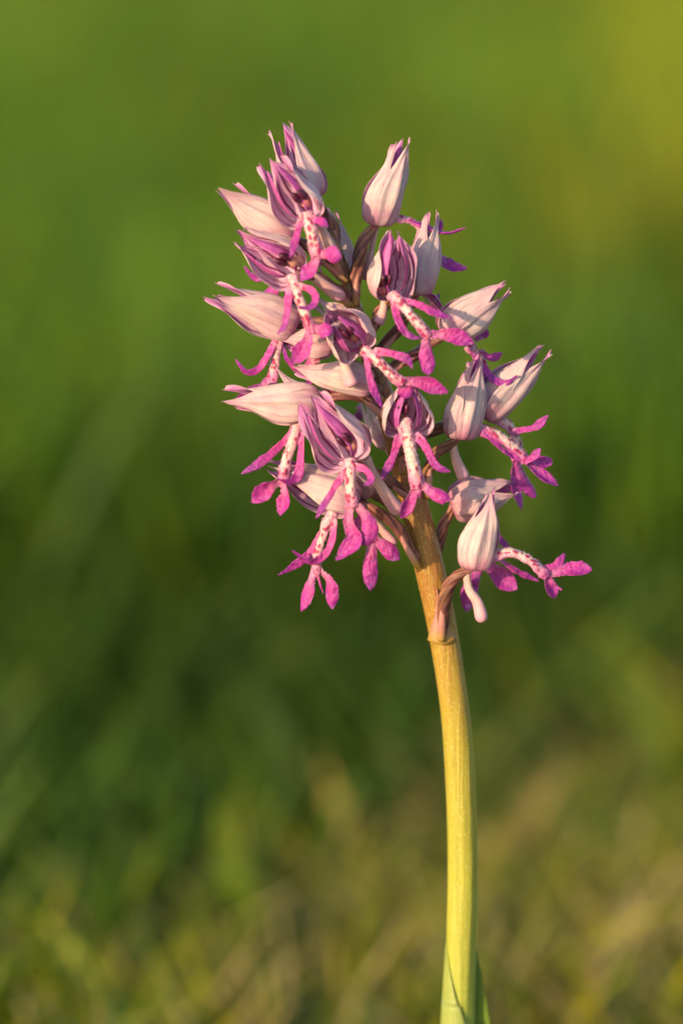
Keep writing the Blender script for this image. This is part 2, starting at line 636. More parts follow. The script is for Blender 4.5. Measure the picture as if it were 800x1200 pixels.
blades('far_grass', 'blurred mid green grass filling the far meadow', 'grass', 54000, (0.80, 9.5), GREEN, (0.05, 0.16), (0.004, 0.009), (0.1, 0.6), ypow=1.3)
blades('olive_grass', 'blurred yellow olive grass patch in the far meadow at upper right', 'grass', 30000, (1.5, 9.5), OLIVE, (0.06, 0.18), (0.004, 0.009), (0.1, 0.6), ypow=1.3,
       mask=lambda x, y, r: r < 0.04 + 0.96 * np.clip((x / (y + DIST) - 0.02) * 9, 0, 1))
blades('dark_grass', 'dark green grass in the middle distance', 'grass', 24000, (0.28, 1.0), DARK, (0.025, 0.075), (0.004, 0.009), (0.2, 0.8), mask=lambda x, y, r: ~in_near(x, y, -0.06))
blades('near_green_grass', 'blurred short green grass close behind the orchid', 'grass', 14000, (0.12, 0.64), GREEN + OLIVE, (0.02, 0.06), (0.002, 0.005), (0.2, 0.9), hw=(0.2, 0.2), mask=lambda x, y, r: in_near(x, y))
blades('straw_grass', 'blurred dry straw grass close behind the orchid', 'grass', 18000, (0.20, 0.66), STRAW + OLIVE[:1], (0.02, 0.065), (0.0015, 0.0035), (0.3, 1.0), hw=(0.2, 0.2),
       mask=lambda x, y, r: in_near(x, y) & (r < np.clip(0.45 + 0.7 * vnoise(x, y, 16.0, 3) + 3.5 * x, 0.05, 1)))
blades('tall_straw', 'tall thin dry stalks rising from the near straw grass', 'grass', 240, (0.26, 0.66), STRAW + OLIVE, (0.05, 0.10), (0.0018, 0.004), (0.4, 1.2), hw=(0.15, 0.18),
       mask=lambda x, y, r: in_near(x, y, 0.03) & (r < np.clip(0.5 + 3.0 * x, 0.25, 1)), seg=6)


def grass_blade(label, path, y, width, color, mat, dz=None):
    """One broad blade rooted in the ground; path runs in photograph pixels at depth y behind the orchid, tip last."""
    pts = [PY(px, py, y + k * 0.012) for k, (px, py) in enumerate(path)]
    p0 = pts[0]
    pts = [Vector((p0.x, p0.y, float(ground_z(p0.x, p0.y)) - 0.004))] + pts
    c = catmull(pts, 30)
    V, F, U = [], [], []
    n = 30
    for i, p in enumerate(c):
        t = i / n
        tan = (c[min(i + 1, n)] - c[max(i - 1, 0)]).normalized()
        sd = tan.cross(Vector((0.25, -1, 0.2))).normalized()
        nn = sd.cross(tan).normalized()
        w = width * 0.5 * (0.55 + 0.45 * min(t * 3, 1)) * (1 - max(t - 0.45, 0) ** 1.5 / 0.55 ** 1.5 * 0.97)
        for v in (-1, -0.5, 0, 0.5, 1):
            V.append(p + sd * (w * v) + nn * (-0.3 * w * (1 - v * v)))
            U.append((t, (v + 1) / 2))
        for v in (1, 0.5, 0, -0.5, -1):
            V.append(p + sd * (w * v) + nn * (-0.3 * w * (1 - v * v) - 0.0003))
            U.append((t, (v + 1) / 2))
    for i in range(n):
        for k in range(10):
            k2 = (k + 1) % 10
            F.append((i * 10 + k, i * 10 + k2, (i + 1) * 10 + k2, (i + 1) * 10 + k))
    o = make('grass_blade', V, F, M['grass'], None, U, cols=np.tile(np.array(color), (len(V), 1)))
    tag(o, label, 'grass blade', 'broad grass blades blurred behind the stem')


grass_blade('broad pale green blade leaning to upper right beside the stem', [(500, 1130), (560, 920), (680, 775), (815, 660)], 0.60, 0.0065, (0.15, 0.25, 0.04), 'g')
grass_blade('pale tan blade arching down to the right at lower left', [(330, 1170), (260, 1110), (175, 1065), (95, 1036)], 0.40, 0.0050, (0.32, 0.34, 0.09), 'g')
grass_blade('short bright green blade standing left of the stem', [(300, 1130), (288, 1060), (270, 1000), (255, 945)], 0.34, 0.0090, (0.24, 0.36, 0.012), 'g')
grass_blade('orange tan upright dry blade close left of the stem', [(440, 1150), (425, 1060), (402, 970), (372, 880)], 0.40, 0.0070, (0.56, 0.40, 0.12), 'g')
grass_blade('yellow green blade leaning left in the bottom left corner', [(150, 1240), (110, 1160), (70, 1100), (20, 1060)], 0.26, 0.008, (0.40, 0.42, 0.06), 'g')
grass_blade('faint green blade standing at the right edge', [(790, 1010), (775, 900), (742, 800), (725, 730)], 0.50, 0.010, (0.13, 0.20, 0.02), 'g')
#@@ORCHID
# ------------------------------------------------------------------ the orchid
orchid = empty('orchid')
tag(orchid, 'single military-style pink orchid spike on a golden green stem in sharp focus', 'orchid')
orchid['label'] = 'pink and purple orchid flower spike on a tall golden green stem'

# stem -------------------------------------------------------------
STEM = [(384, 268, -6), (400, 305, -4), (412, 350, -2), (428, 400, 0), (446, 455, 0), (466, 520, 0), (485, 590, 0), (503, 665, 0), (518, 735, 0), (530, 810, 0),
        (537, 880, 0), (541, 960, 0), (541.5, 1040, 0), (540, 1120, 0), (538, 1200, 0), (535, 1400, 0), (533, 1860, 0)]
STEM_W = [9, 13, 17, 21, 25, 29, 33, 35, 34, 34, 35, 35.5, 36, 36, 36, 38, 44]
_sy = [p[1] for p in STEM]
_dense = catmull(pts3(STEM), 260)


def stem_point(py):
    lo = min(_dense, key=lambda q: abs(q.z - P(400, py, 0).z))
    return lo


def build_stem():
    n = len(_dense) - 1
    zs = [P(s[0], s[1], s[2]).z for s in STEM]
    nseg = 56
    V, F, U = [], [], []
    for i, p in enumerate(_dense):
        t = i / n
        w = float(np.interp(-p.z, [-z for z in zs], STEM_W)) * 0.5 * S
        tan = (_dense[min(i + 1, n)] - _dense[max(i - 1, 0)]).normalized()
        nn = Vector((0, -1, 0))
        nn = (nn - tan * nn.dot(tan)).normalized()
        bb = tan.cross(nn)
        up = float(np.clip((p.z - 0.155) / 0.04, 0, 1))
        for k in range(nseg):
            a = 2 * math.pi * k / nseg
            tw = a + 1.5 * t
            m = 1 + 0.014 * math.cos(5 * tw - 0.9) + up * (0.022 * math.cos(13 * tw) + 0.012 * math.cos(23 * tw + 1)) + (1 - up) * 0.008 * math.cos(11 * tw)
            m *= 1 + 0.012 * math.sin(t * 60 + 2 * math.cos(a))
            V.append(p + (bb * math.cos(a) + nn * math.sin(a)) * (w * m))
            U.append((t, k / nseg))
    for i in range(n):
        for k in range(nseg):
            k2 = (k + 1) % nseg
            F.append((i * nseg + k, i * nseg + k2, (i + 1) * nseg + k2, (i + 1) * nseg + k))
    c = len(V)
    V.append(_dense[0]); U.append((0, 0))
    for k in range(nseg):
        F.append(((k + 1) % nseg, k, c))
    make('stem', V, F, M['stem'], orchid, U)


build_stem()


def sheet(name, mats, parent, fn, nu=36, nv=32, thick=0.00018):
    """Two-sided petal-like sheet of real thickness. fn(u, v) -> (outer point, outward normal); v in -1..1."""
    Vo, Vi, U = [], [], []
    for i in range(nu + 1):
        for j in range(nv + 1):
            u, v = i / nu, 2 * j / nv - 1
            p, nrm = fn(u, v)
            e = max(0.15, 1 - abs(v) ** 4) * max(0.2, 1 - u ** 6)
            Vo.append(p)
            Vi.append(p - nrm * thick * e)
            U.append((u, (v + 1) / 2))
    N = len(Vo)
    F, FM = [], []
    w = nv + 1
    for i in range(nu):
        for j in range(nv):
            a, b, c, d = i * w + j, i * w + j + 1, (i + 1) * w + j + 1, (i + 1) * w + j
            F.append((a, b, c, d)); FM.append(0)
            F.append((d + N, c + N, b + N, a + N)); FM.append(1)
    rim = [(i * w, (i + 1) * w) for i in range(nu)][::-1]
    for i in range(nu):
        F.append((i * w + N, i * w, (i + 1) * w, (i + 1) * w + N)); FM.append(0)
        F.append((i * w + nv, i * w + nv + N, (i + 1) * w + nv + N, (i + 1) * w + nv)); FM.append(0)
    for j in range(nv):
        F.append((j, j + N, j + 1 + N, j + 1)); FM.append(0)
        k = nu * w
        F.append((k + j + N, k + j, k + j + 1, k + j + 1 + N)); FM.append(0)
    return make(name, Vo + Vi, F, mats, parent, U + U, FM)


R_U = [0, 0.06, 0.16, 0.30, 0.45, 0.62, 0.80, 0.92, 1.0]
R_Y = [0.20, 0.58, 0.92, 1.0, 0.94, 0.73, 0.44, 0.24, 0.10]
W_U = [0, 0.08, 0.22, 0.38, 0.55, 0.72, 0.86, 0.95, 1.0]
W_Y = [0.34, 0.72, 1.10, 1.18, 0.92, 0.50, 0.22, 0.10, 0.012]


def hood(fl, base, tip, f, W, openh=18.0, spread=0.26, bend=0.10, fy=1.0, seed=0, petals=True, lens=(0.97, 1.0, 1.0), inner=None, Lk=1.06):
    rr = random.Random(seed)
    B, T = P(*base), P(*tip)
    a = (T - B)
    L = a.length * Lk
    a.normalize()
    f = Vector((f[0], -f[2], f[1]))
    f = (f - a * f.dot(a)).normalized()
    s = a.cross(f)
    Wm = W * S * (0.84 if openh < 30 else 0.97)

    def surf(az0, rk, lk, wk, tip_out, ph, wav):
        def fn(u, v, h=None):
            r = smooth_interp(u, R_U, R_Y) * rk
            w = smooth_interp(u, W_U, W_Y) * wk
            out = tip_out * max(u - 0.40, 0) ** 2 / 0.36
            span = min(w / max(r + out, 0.05), interp(u, [0, 0.5, 0.72, 0.88, 1], [1.5, 1.45, 0.95, 0.5, 0.05]))
            az = az0 + v * span
            wave = wav * math.sin(u * 9 + ph + v * 2.2) * abs(v) ** 2 * (0.3 + u)
            fold = 0.030 * math.cos(3 * math.pi * v + 0.6 * math.sin(ph)) * math.sin(math.pi * min(u * 1.1, 1))
            fold += 0.016 * math.cos(7 * math.pi * v + ph * 2 + 2 * u) * math.sin(math.pi * u) * (0.4 + abs(v))
            lump = 0.05 * math.sin(4.3 * u + ph * 1.7 + 1.3 * v) * math.sin(math.pi * u)
            keel = 0.13 * (1 - min(abs(v) * 3, 1)) * math.sin(math.pi * min(u * 1.15, 1))
            r2 = r + wave + out + fold + lump + keel
            r2 *= 1 + (0.20 + 0.10 * math.sin(7 * u + ph)) * (abs(v) ** 3) * (1 - 0.6 * u)
            x = math.cos(az) * r2
            y = math.sin(az) * r2 * fy
            zz = (u * lk - 0.06 * math.sin(min(u * 5, 1) * math.pi) + 0.02 * math.sin(3 * v + ph) * u)
            off = bend * math.sin(u * math.pi * 0.55) * u
            p = B + f * (x * Wm + off * L) + s * (y * Wm) + a * (zz * L)
            nrm = (f * math.cos(az) + s * math.sin(az)).normalized()
            return p, nrm
        return fn

    dl = math.radians(180 - 92 - openh * 0.0)
    half = math.radians(openh)
    # laterals: their free edge sits at +-openh from the front
    span_mid = 1.16
    for az, rk, lk, wk in ((math.pi, 0.96, lens[0], 1.0), (half + span_mid, 1.03, lens[1], 1.0), (-half - span_mid, 1.05, lens[2], 1.0)):
        fn = surf(az, rk * rr.uniform(0.97, 1.03), lk * rr.uniform(0.93, 1.04), wk, spread * rr.uniform(0.5, 1.5), rr.uniform(0, 6), rr.uniform(0.08, 0.17))
        sheet('sepal', [M['outer'], M['inner']], fl, fn)
    if petals:
        for q in (-1, 1):
            ph = rr.uniform(0, 6)
            lk = rr.uniform(0.74, 0.90)

            def fn(u, v, q=q, ph=ph, lk=lk):
                r = 0.66 * smooth_interp(u * lk, R_U, R_Y) + 0.12 * (spread > 0.2) * u
                w = 0.26 * math.sin(math.pi * min(u * 0.75 + 0.22, 1.0)) ** 0.8 + 0.01
                az = q * (0.95 + 0.12 * math.sin(u * 4 + ph))
                tan = Vector((-math.sin(az), math.cos(az), 0))
                rad = Vector((math.cos(az), math.sin(az), 0))
                c = rad * (r - 0.05 * v * v) + tan * (w * v)
                p = B + f * (c.x * Wm + bend * u * u * L * 0.6) + s * (c.y * Wm * fy) + a * ((0.05 + u * lk) * L)
                return p, (f * math.cos(az) + s * math.sin(az))
            sheet('petal', [M['petal'], M['petal']], fl, fn, nu=18, nv=8, thick=0.00022)
    return B, a, f, s, L, Wm


CREAM = np.array((0.77, 0.57, 0.55))
PINK = np.array((0.57, 0.055, 0.29))
MAG = np.array((0.44, 0.030, 0.27))
VIO = np.array((0.21, 0.018, 0.26))
CRIM = np.array((0.38, 0.01, 0.12))


def lerp(a, b, t):
    t = np.clip(t, 0, 1)[:, None]
    return a * (1 - t) + b * t


def lip(fl, spec, nvec, seed, violet=0.0):
    """spec: body, arms [..], legs [..], tooth; every path in photograph pixels + depth. One continuous remeshed surface."""
    rr = random.Random(seed)
    rg = np.random.default_rng(seed + 500)
    segs = []                                   # (kind, path, rad, flat)
    body = catmull(pts3(spec['body']), 22)
    bw = spec.get('bw', 13.5) * 0.5 * S
    d_end = spec['body'][-1][2] if len(spec['body'][-1]) > 2 else spec['body'][0][2]
    d_beg = spec['body'][0][2]
    segs.append(('body', body, lambda t: bw * (1.0 + 0.14 * math.cos(t * 6.0)) * (1.0 if t < 0.93 else 0.9), 0.55))
    for k, arm in enumerate(spec.get('arms', [])):
        p = catmull(pts3(arm, d_beg), 26)
        aw = (1.06 * spec.get('aw', 9.0) * rr.uniform(0.9, 1.08)) * 0.5 * S
        segs.append(('arm', p, lambda t, aw=aw: aw * (0.86 + 0.24 * t + 0.10 * math.sin(t * 9 + aw * 3e5)) * (1 - 0.80 * max((t - 0.66) / 0.34, 0) ** 1.6), 0.34))
    for k, leg in enumerate(spec.get('legs', [])):
        p = catmull(pts3(leg, d_end), 26)
        lw = (1.22 * spec.get('lw', 16.0) * rr.uniform(0.92, 1.08)) * 0.5 * S
        segs.append(('leg', p, lambda t, lw=lw: lw * smooth_interp(t, [0, 0.22, 0.6, 0.82, 0.95, 1.0], [0.60, 0.62, 1.0 + 0.1 * math.sin(lw * 9e5), 0.76, 0.34, 0.05]), 0.095))
    if spec.get('tooth'):
        p = catmull(pts3(spec['tooth'], d_end), 10)
        segs.append(('leg', p, lambda t: 2.6 * S * (1 - 0.75 * t), 0.7))
    parts, sk, kind, tt = [], [], [], []
    for kd, path, rad, flat in segs:
        parts.append(tube(path, rad, nvec, flat, nseg=18, cup={'body': -0.22, 'arm': 0.25, 'leg': rr.choice((-0.35, 0.45, 0.55))}[kd], roll={'body': 0.0, 'arm': rr.uniform(-0.9, 0.9), 'leg': rr.uniform(-0.75, 0.75)}[kd]))
        for i, q in enumerate(path):
            sk.append(q); kind.append({'body': 0, 'arm': 1, 'leg': 2}[kd]); tt.append(i / (len(path) - 1))
    V, F, U = join(parts)
    me = bpy.data.meshes.new('lip_raw')
    me.from_pydata([tuple(v * 1000) for v in V], [], F)
    tmp = bpy.data.objects.new('lip_raw', me)
    COL.objects.link(tmp)
    rm = tmp.modifiers.new('r', 'REMESH')
    rm.mode = 'VOXEL'
    rm.voxel_size = 0.105
    sm = tmp.modifiers.new('s', 'SMOOTH')
    sm.factor = 0.5
    sm.iterations = 3
    dg = bpy.context.evaluated_depsgraph_get()
    ev = bpy.data.meshes.new_from_object(tmp.evaluated_get(dg))
    bpy.data.objects.remove(tmp)
    bpy.data.meshes.remove(me)
    nv = len(ev.vertices)
    co = np.empty(nv * 3, dtype=np.float32)
    ev.vertices.foreach_get('co', co)
    co = co.reshape(-1, 3).astype(float) / 1000
    nr = np.empty(nv * 3, dtype=np.float32)
    ev.vertices.foreach_get('normal', nr)
    nr = nr.reshape(-1, 3).astype(float)
    SK = np.array([tuple(q) for q in sk]); KD = np.array(kind); TT = np.array(tt)
    d2 = ((co[:, None, :] - SK[None]) ** 2).sum(2)
    # soft blend of skeleton colours
    colk = np.zeros((len(SK), 3))
    b = KD == 0
    colk[b] = lerp(CREAM, PINK * 1.05 + 0.06, (TT[b] - 0.66) / 0.42)
    b = KD == 1
    colk[b] = lerp(PINK * 0.5 + CREAM * 0.5, PINK, TT[b] / 0.22)
    colk[b] = lerp(colk[b], VIO, np.clip((TT[b] - 0.25) / 0.55, 0, 1) * 0.95)
    b = KD == 2
    colk[b] = lerp(PINK * 0.62 + CREAM * 0.38, PINK * 0.5 + MAG * 0.52, TT[b] / 0.45)
    colk[b] = lerp(colk[b], VIO * 1.2, np.clip((TT[b] - 0.40) / 0.5, 0, 1) * rr.uniform(0.5, 1.0))
    if violet:
        colk[KD > 0] = colk[KD > 0] * (1 - violet) + np.array((0.33, 0.04, 0.36)) * violet  # violet cast of shaded lips painted into the arms and legs
    w = np.exp(-(d2 - d2.min(1, keepdims=True)) / (0.0006 ** 2))
    col = (w @ colk) / w.sum(1, keepdims=True)
    def sn(sc, sd):
        r_ = np.random.default_rng(sd)
        o_ = 0
        for _ in range(7):
            dv_ = r_.normal(0, 1, 3); dv_ /= np.linalg.norm(dv_)
            o_ = o_ + np.sin(co @ dv_ * sc * r_.uniform(0.6, 1.5) + r_.uniform(0, 6.28))
        return o_ / 7
    kv = KD[d2.argmin(1)]
    mo = np.clip(sn(2600, seed) * 1.8 + 0.2, 0, 1) * (kv > 0) * 0.6
    col = col * (1 - mo[:, None]) + np.array((0.38, 0.035, 0.32)) * mo[:, None]
    hi = np.clip(sn(4200, seed + 9) * 1.8 - 0.2, 0, 1) * 0.22
    col = col * (1 - hi[:, None]) + (col * 0.6 + np.array((0.34, 0.16, 0.26))) * hi[:, None]
    ed = np.clip((np.sqrt(d2.min(1)) - bw * 0.62) / (bw * 0.35), 0, 1) * (kv == 0) * 0.8
    col = col * (1 - ed[:, None]) + np.array((0.60, 0.16, 0.42)) * ed[:, None]
    near = d2.argmin(1)
    crs = np.linalg.norm(co - SK[near], axis=1) / (0.0011)
    vn = np.clip(np.cos(crs * 11 + sn(1800, seed + 3) * 2.5) * 1.5 - 0.6, 0, 1) * (kv == 2) * 0.4
    col = col * (1 - vn[:, None]) + np.array((0.34, 0.02, 0.26)) * vn[:, None]
    lump = sn(3200, seed + 21) * 0.00016 + sn(6500, seed + 33) * 0.00010
    # raised crimson tufts on the body
    bidx = np.where((KD == 0) & (TT > 0.03) & (TT < 0.97))[0]
    nspot = spec.get('spots', 30)
    nv3 = np.array(nvec) / np.linalg.norm(nvec)
    spots = []
    tan = np.array((SK[bidx[-1]] - SK[bidx[0]])); tan /= np.linalg.norm(tan)
    side = np.cross(tan, nv3)
    for k in range(nspot):
        q = SK[rg.choice(bidx)] + side * rg.uniform(-1, 1) * bw * 0.95 + nv3 * bw * 0.5
        spots.append((q, rg.uniform(0.00014, 0.00036)))
    for arm in spec.get('arms', []):
        ap = pts3(arm, d_beg)
        for k in range(3):
            q = ap[0].lerp(ap[1], rg.uniform(0.0, 0.6))
            spots.append((np.array(q) + nv3 * bw * 0.3 + rg.normal(0, 0.00025, 3), rg.uniform(0.00015, 0.00026)))
    disp = np.zeros(nv)
    along = tan
    for q, sr in spots:
        dv = co - q
        da = dv @ along
        dd = np.sqrt(((dv - np.outer(da, along)) ** 2).sum(1) + (da * 0.62) ** 2)
        f = np.clip((sr * 1.25 - dd) / (sr * 0.5), 0, 1)
        col = col * (1 - f[:, None] * 0.92) + CRIM * (f[:, None] * 0.92)
        disp = np.maximum(disp, f * 0.00009)
    co = co + nr * (disp + lump)[:, None]
    ev.vertices.foreach_set('co', co.astype(np.float32).ravel())
    ev.name = 'lip'
    ev.materials.clear()
    ev.materials.append(M['lip'])
    ca = ev.color_attributes.new('tint', 'FLOAT_COLOR', 'POINT')
    cc = np.ones((nv, 4), dtype=np.float32)
    cc[:, :3] = col
    ca.data.foreach_set('color', cc.ravel())
    ev.polygons.foreach_set('use_smooth', np.ones(len(ev.polygons), dtype=bool))
    ev.update()
    o = bpy.data.objects.new('lip', ev)
    COL.objects.link(o)
    o.parent = fl
    # short velvety hairs along the body
    sel = np.where((d2.min(1) < 1) & (KD[d2.argmin(1)] == 0))[0]
    if len(sel) > 10:
        pick = rg.choice(sel, min(170, len(sel)), replace=False)
        HV, HF, HC = [], [], []
        for i in pick:
            n_ = Vector(nr[i]) + Vector(rg.normal(0, 0.35, 3))
            n_.normalize()
            o1 = n_.orthogonal().normalized()
            o2 = n_.cross(o1)
            q = Vector(co[i])
            L_ = rg.uniform(0.00025, 0.00055)
            k0 = len(HV)
            for kk in range(3):
                an = kk * 2.094
                HV.append(q + (o1 * math.cos(an) + o2 * math.sin(an)) * 0.00008)
            HV.append(q + n_ * L_)
            HF += [(k0, k0 + 1, k0 + 3), (k0 + 1, k0 + 2, k0 + 3), (k0 + 2, k0, k0 + 3)]
            HC += [col[i] * 0.9 + 0.05] * 4
        hh = make('lip_hair', HV, HF, M['lip'], fl, cols=np.array(HC))
        tag(hh, kind='stuff')
    return o


def ellipsoid(c, ax, rad, n=10, m=14):
    V, F = [], []
    for i in range(n + 1):
        th = math.pi * i / n
        for k in range(m):
            ph = 2 * math.pi * k / m
            V.append(c + ax[0] * (rad[0] * math.sin(th) * math.cos(ph)) + ax[1] * (rad[1] * math.sin(th) * math.sin(ph)) + ax[2] * (rad[2] * math.cos(th)))
    for i in range(n):
        for k in range(m):
            F.append((i * m + k, (i + 1) * m + k, (i + 1) * m + (k + 1) % m, i * m + (k + 1) % m))
    return V, F, [(0, 0)] * len(V)


def column(fl, pos, a, f, s, size=7.0):
    z = size * S
    base = pos - a * (1.3 * z)
    v1 = ellipsoid(base - f * (0.5 * z), (f, s, a), (0.7 * z, 0.85 * z, 1.1 * z))
    make('column', *v1[:2], M['column'], fl, v1[2])
    for q in (-1, 1):
        e = ellipsoid(pos + f * (0.35 * z) + s * (0.50 * z * q), (f, s, (a + f * 0.35).normalized()), (0.8 * z, 0.52 * z, 1.15 * z))
        make('anther', *e[:2], M['anther'], fl, e[2])


def bract(fl, root, toward, out, length, width):
    """Small pointed membrane standing at the root of a flower stalk."""
    root, toward, out = Vector(root), Vector(toward), Vector(out).normalized()
    a = (toward - root).normalized()
    out = (out - a * out.dot(a)).normalized()
    s = a.cross(out)

    def fn(u, v):
        w = width * (0.95 * (1 - u) ** 0.7 * (0.75 + 0.6 * math.sin(u * 2.2))) + 0.0001
        an = v * 1.25
        rc = w / 1.25
        p = root + a * (u * length) + s * (math.sin(an) * rc) + out * (math.cos(an) * rc + 0.0011 - 0.0006 * u)
        return p, (s * math.sin(an) + out * math.cos(an))
    return sheet('bract', [M['bract'], M['bract']], fl, fn, nu=14, nv=10, thick=0.00015)


FLOWERS = []


def flower(label, seed, base, tip, f, W, stalk=None, spur=None, spur_w=13, lips=None, n=None, col=None, hd=True, violet=0.0, brct=None, ov_w=12, **kw):
    fl = empty('flower', orchid)
    fl.location = (0, 0, 0)
    if label:
        fl['label'] = label
    B, a, ff, s, L, Wm = hood(fl, base, tip, f, W, seed=seed, **kw)
    if stalk:
        path = catmull(pts3(stalk) + [B + a * (0.03 * L)], 34)
        V, F, U = tube(path, lambda t: ov_w * 0.5 * S * (0.72 + 0.42 * math.sin(math.pi * min(t * 1.05, 1)) ** 1.0) * (1 if t < 0.9 else 0.92), None, 1.0, 30, ribs=6 if seed == 22 else 3, rib_amp=0.14 if seed == 22 else 0.17, twist=4.2)
        make('ovary', V, F, M['ovary'], fl, U)
        r0, r1 = path[0], path[12]
        out = Vector((r0.x - stem_point(stalk[0][1]).x, -0.006, -0.004)) if brct is None else Vector(brct)
        bract(fl, r0 - (r1 - r0).normalized() * 0.001, r1, out, (12 + seed % 5) * 0.0004 + 0.002, 0.0011)
    if spur:
        path = catmull(pts3(spur), 26)
        V, F, U = tube(path, lambda t: spur_w * 0.5 * S * smooth_interp(t, [0, 0.2, 0.75, 0.93, 1], [0.85, 0.66, 0.98, 1.02, 0.55]), None, 0.85, 18)
        make('spur', V, F, M['spur'], fl, U)
    if lips:
        nv = Vector((n[0], -n[2], n[1])) if n else (ff + a * 0.6 + Vector((0, -0.8, 0)))
        lip(fl, lips, tuple(nv.normalized()), seed, violet)
    cp = P(*col) if col else B + a * (0.30 * L) + ff * (0.1 * Wm)
    column(fl, cp, a, ff, s, 8.0)
    FLOWERS.append(fl)
    return fl


#@@FLOWERS
flower('rear topmost flower with hood open to the left', 1, (367, 234, -8), (330, 152, -2), (-0.35, 0.0, 0.93), 25, stalk=[(397, 300, -10), (388, 262, -12)], openh=16, spread=0.45, bend=0.02)
flower('pale shaded flower behind the spike tip', 2, (408, 328, -38), (384, 250, -46), (0.5, 0, -0.8), 17, stalk=[(405, 345, -6)], openh=14)
flower('topmost front flower with open hood and dark anther', 3, (364, 258, 52), (316, 192, 66), (-0.20, -0.15, 0.97), 26, stalk=[(400, 318, 4), (385, 285, 28)],
       spur=[(372, 262, 44), (384, 284, 38), (394, 306, 30)], spur_w=18, openh=56, spread=0.40, bend=0.0, col=(351, 229, 72),
       lips=dict(body=[(358, 250, 66), (365, 272, 78), (372, 300, 80)], arms=[[(352, 258, 72), (346, 282, 82), (340, 302, 84)], [(366, 256, 72), (377, 260, 88), (384, 266, 100)]],
                 legs=[[(371, 298), (366, 312, 84), (352, 330, 86)], [(374, 298), (388, 298, 92), (401, 303, 100)]], tooth=[(374, 303), (376, 320, 82)], bw=16))
flower('upper left flower with closed pale hood', 4, (345, 279, 14), (268, 215, 22), (-0.55, -0.7, 0.25), 26, stalk=[(402, 322, 4), (375, 300, 16)], openh=8, spread=0.62, lens=(0.95, 0.98, 1.03),
       lips=dict(body=[(336, 284, 14), (330, 304, 12), (324, 326, 8)], arms=[[(330, 298, 12), (314, 319, 14), (299, 325, 16), (286, 312, 18)], [(334, 296, 4), (344, 318, -4), (342, 338, -6)]], legs=[[(325, 322), (318, 344, 4), (306, 356, 0)], [(326, 324), (338, 346, 2), (346, 362, -4)]], bw=12), violet=0.5)
flower('left front flower with open striped hood', 5, (350, 320, 52), (281, 279, 66), (-0.10, -0.20, 0.97), 27, stalk=[(408, 350, 6), (376, 328, 34)],
       spur=[(346, 303, 46), (372, 328, 40), (402, 350, 28)], spur_w=17, openh=54, spread=0.40, bend=-0.04, col=(332, 303, 70),
       lips=dict(body=[(341, 322, 68), (350, 350, 80), (358, 370, 82), (366, 390, 82)], arms=[[(338, 338, 76), (337, 362, 86), (333, 382, 88), (325, 392, 88)],
                 [(350, 334, 76), (366, 341, 86), (370, 352, 94), (362, 361, 98), (350, 360, 100)]],
                 legs=[[(364, 386), (358, 404, 84), (342, 427, 84)], [(368, 386), (380, 388, 92), (386, 394, 100)]], bw=13))
flower('left flower with large closed hood pointing left', 6, (347, 383, 12), (256, 337, 22), (-0.3, -0.9, 0.3), 28, stalk=[(420, 388, 6), (385, 378, 14)], openh=10, spread=0.5,
       lips=dict(body=[(328, 388, 16), (323, 415, 22), (318, 448, 24)], arms=[[(324, 396, 20), (313, 418, 28), (301, 434, 30), (288, 435, 30), (275, 420, 28)], [(330, 394, 14), (329, 404, 10), (322, 414, 4)]],
                 legs=[[(317, 442), (302, 457, 28), (275, 470, 32)], [(320, 445), (322, 456, 16), (320, 464, 12)]], bw=14, lw=14), violet=0.25)
flower('hidden flower behind the left front lip', 7, (392, 402, 14), (328, 392, 18), (-0.2, -0.9, 0.4), 22, stalk=[(424, 400, 4)], openh=14,
       lips=dict(body=[(378, 408, 22), (372, 420, 26), (366, 432, 26)], arms=[[(370, 414, 26), (359, 430, 30), (347, 432, 32), (337, 421, 32), (331, 405, 32)]], legs=[[(368, 426), (372, 440, 20)]], bw=10))
flower('centre flower with dark purple throat', 8, (424, 409, 56), (388, 368, 84), (0.05, -0.15, 0.97), 27, stalk=[(432, 420, 10)], openh=50, spread=0.2, bend=0.0, col=(408, 388, 76),
       spur=[(400, 412, 58), (405, 432, 60), (413, 453, 60)], spur_w=16,
       lips=dict(body=[(426, 410, 72), (442, 422, 82), (458, 438, 84), (472, 450, 84)], arms=[[(429, 414, 78), (432, 438, 86), (439, 460, 88), (448, 478, 90)], [(438, 411, 78), (460, 415, 86), (477, 421, 90), (483, 432, 92)]],
                 legs=[[(470, 446), (498, 449, 84), (526, 461, 84)], [(468, 448), (474, 458, 80), (476, 468, 78)]], bw=13))
flower('peach lit flower under the centre flower', 9, (436, 452, 26), (352, 424, 34), (-0.3, -0.8, 0.4), 24, stalk=[(446, 462, 8)], openh=10,
       lips=dict(body=[(395, 455, 26), (385, 462, 26), (376, 466, 24)], arms=[[(385, 445, 14), (370, 442, 10), (355, 454, 8)]], legs=[[(380, 460), (366, 466, 20)]], bw=9))
flower('upper right flower with tall closed hood', 10, (440, 264, -12), (462, 168, -10), (0.85, -0.05, -0.35), 24, stalk=[(416, 350, 0), (418, 318, 2), (426, 284, -4)], openh=10, spread=0.3, ov_w=14,
       spur=[(441, 264, -14), (436, 288, -14), (432, 308, -14), (427, 328, -14)], spur_w=10, n=(0.3, 0.8, 0.4), violet=0.6,
       lips=dict(body=[(464, 256, -16), (485, 261, -18), (500, 280, -18), (508, 297, -18)], arms=[[(474, 256, -14), (500, 267, -8), (522, 273, -4), (546, 267, 0)], [(492, 262, -30), (512, 270, -36), (517, 257, -38)]],
                 legs=[[(506, 294), (522, 311, -14), (548, 315, -12)], [(508, 296), (520, 305, -30), (532, 304, -36)]], tooth=[(510, 300), (512, 314)], bw=11, aw=9.5, lw=14))
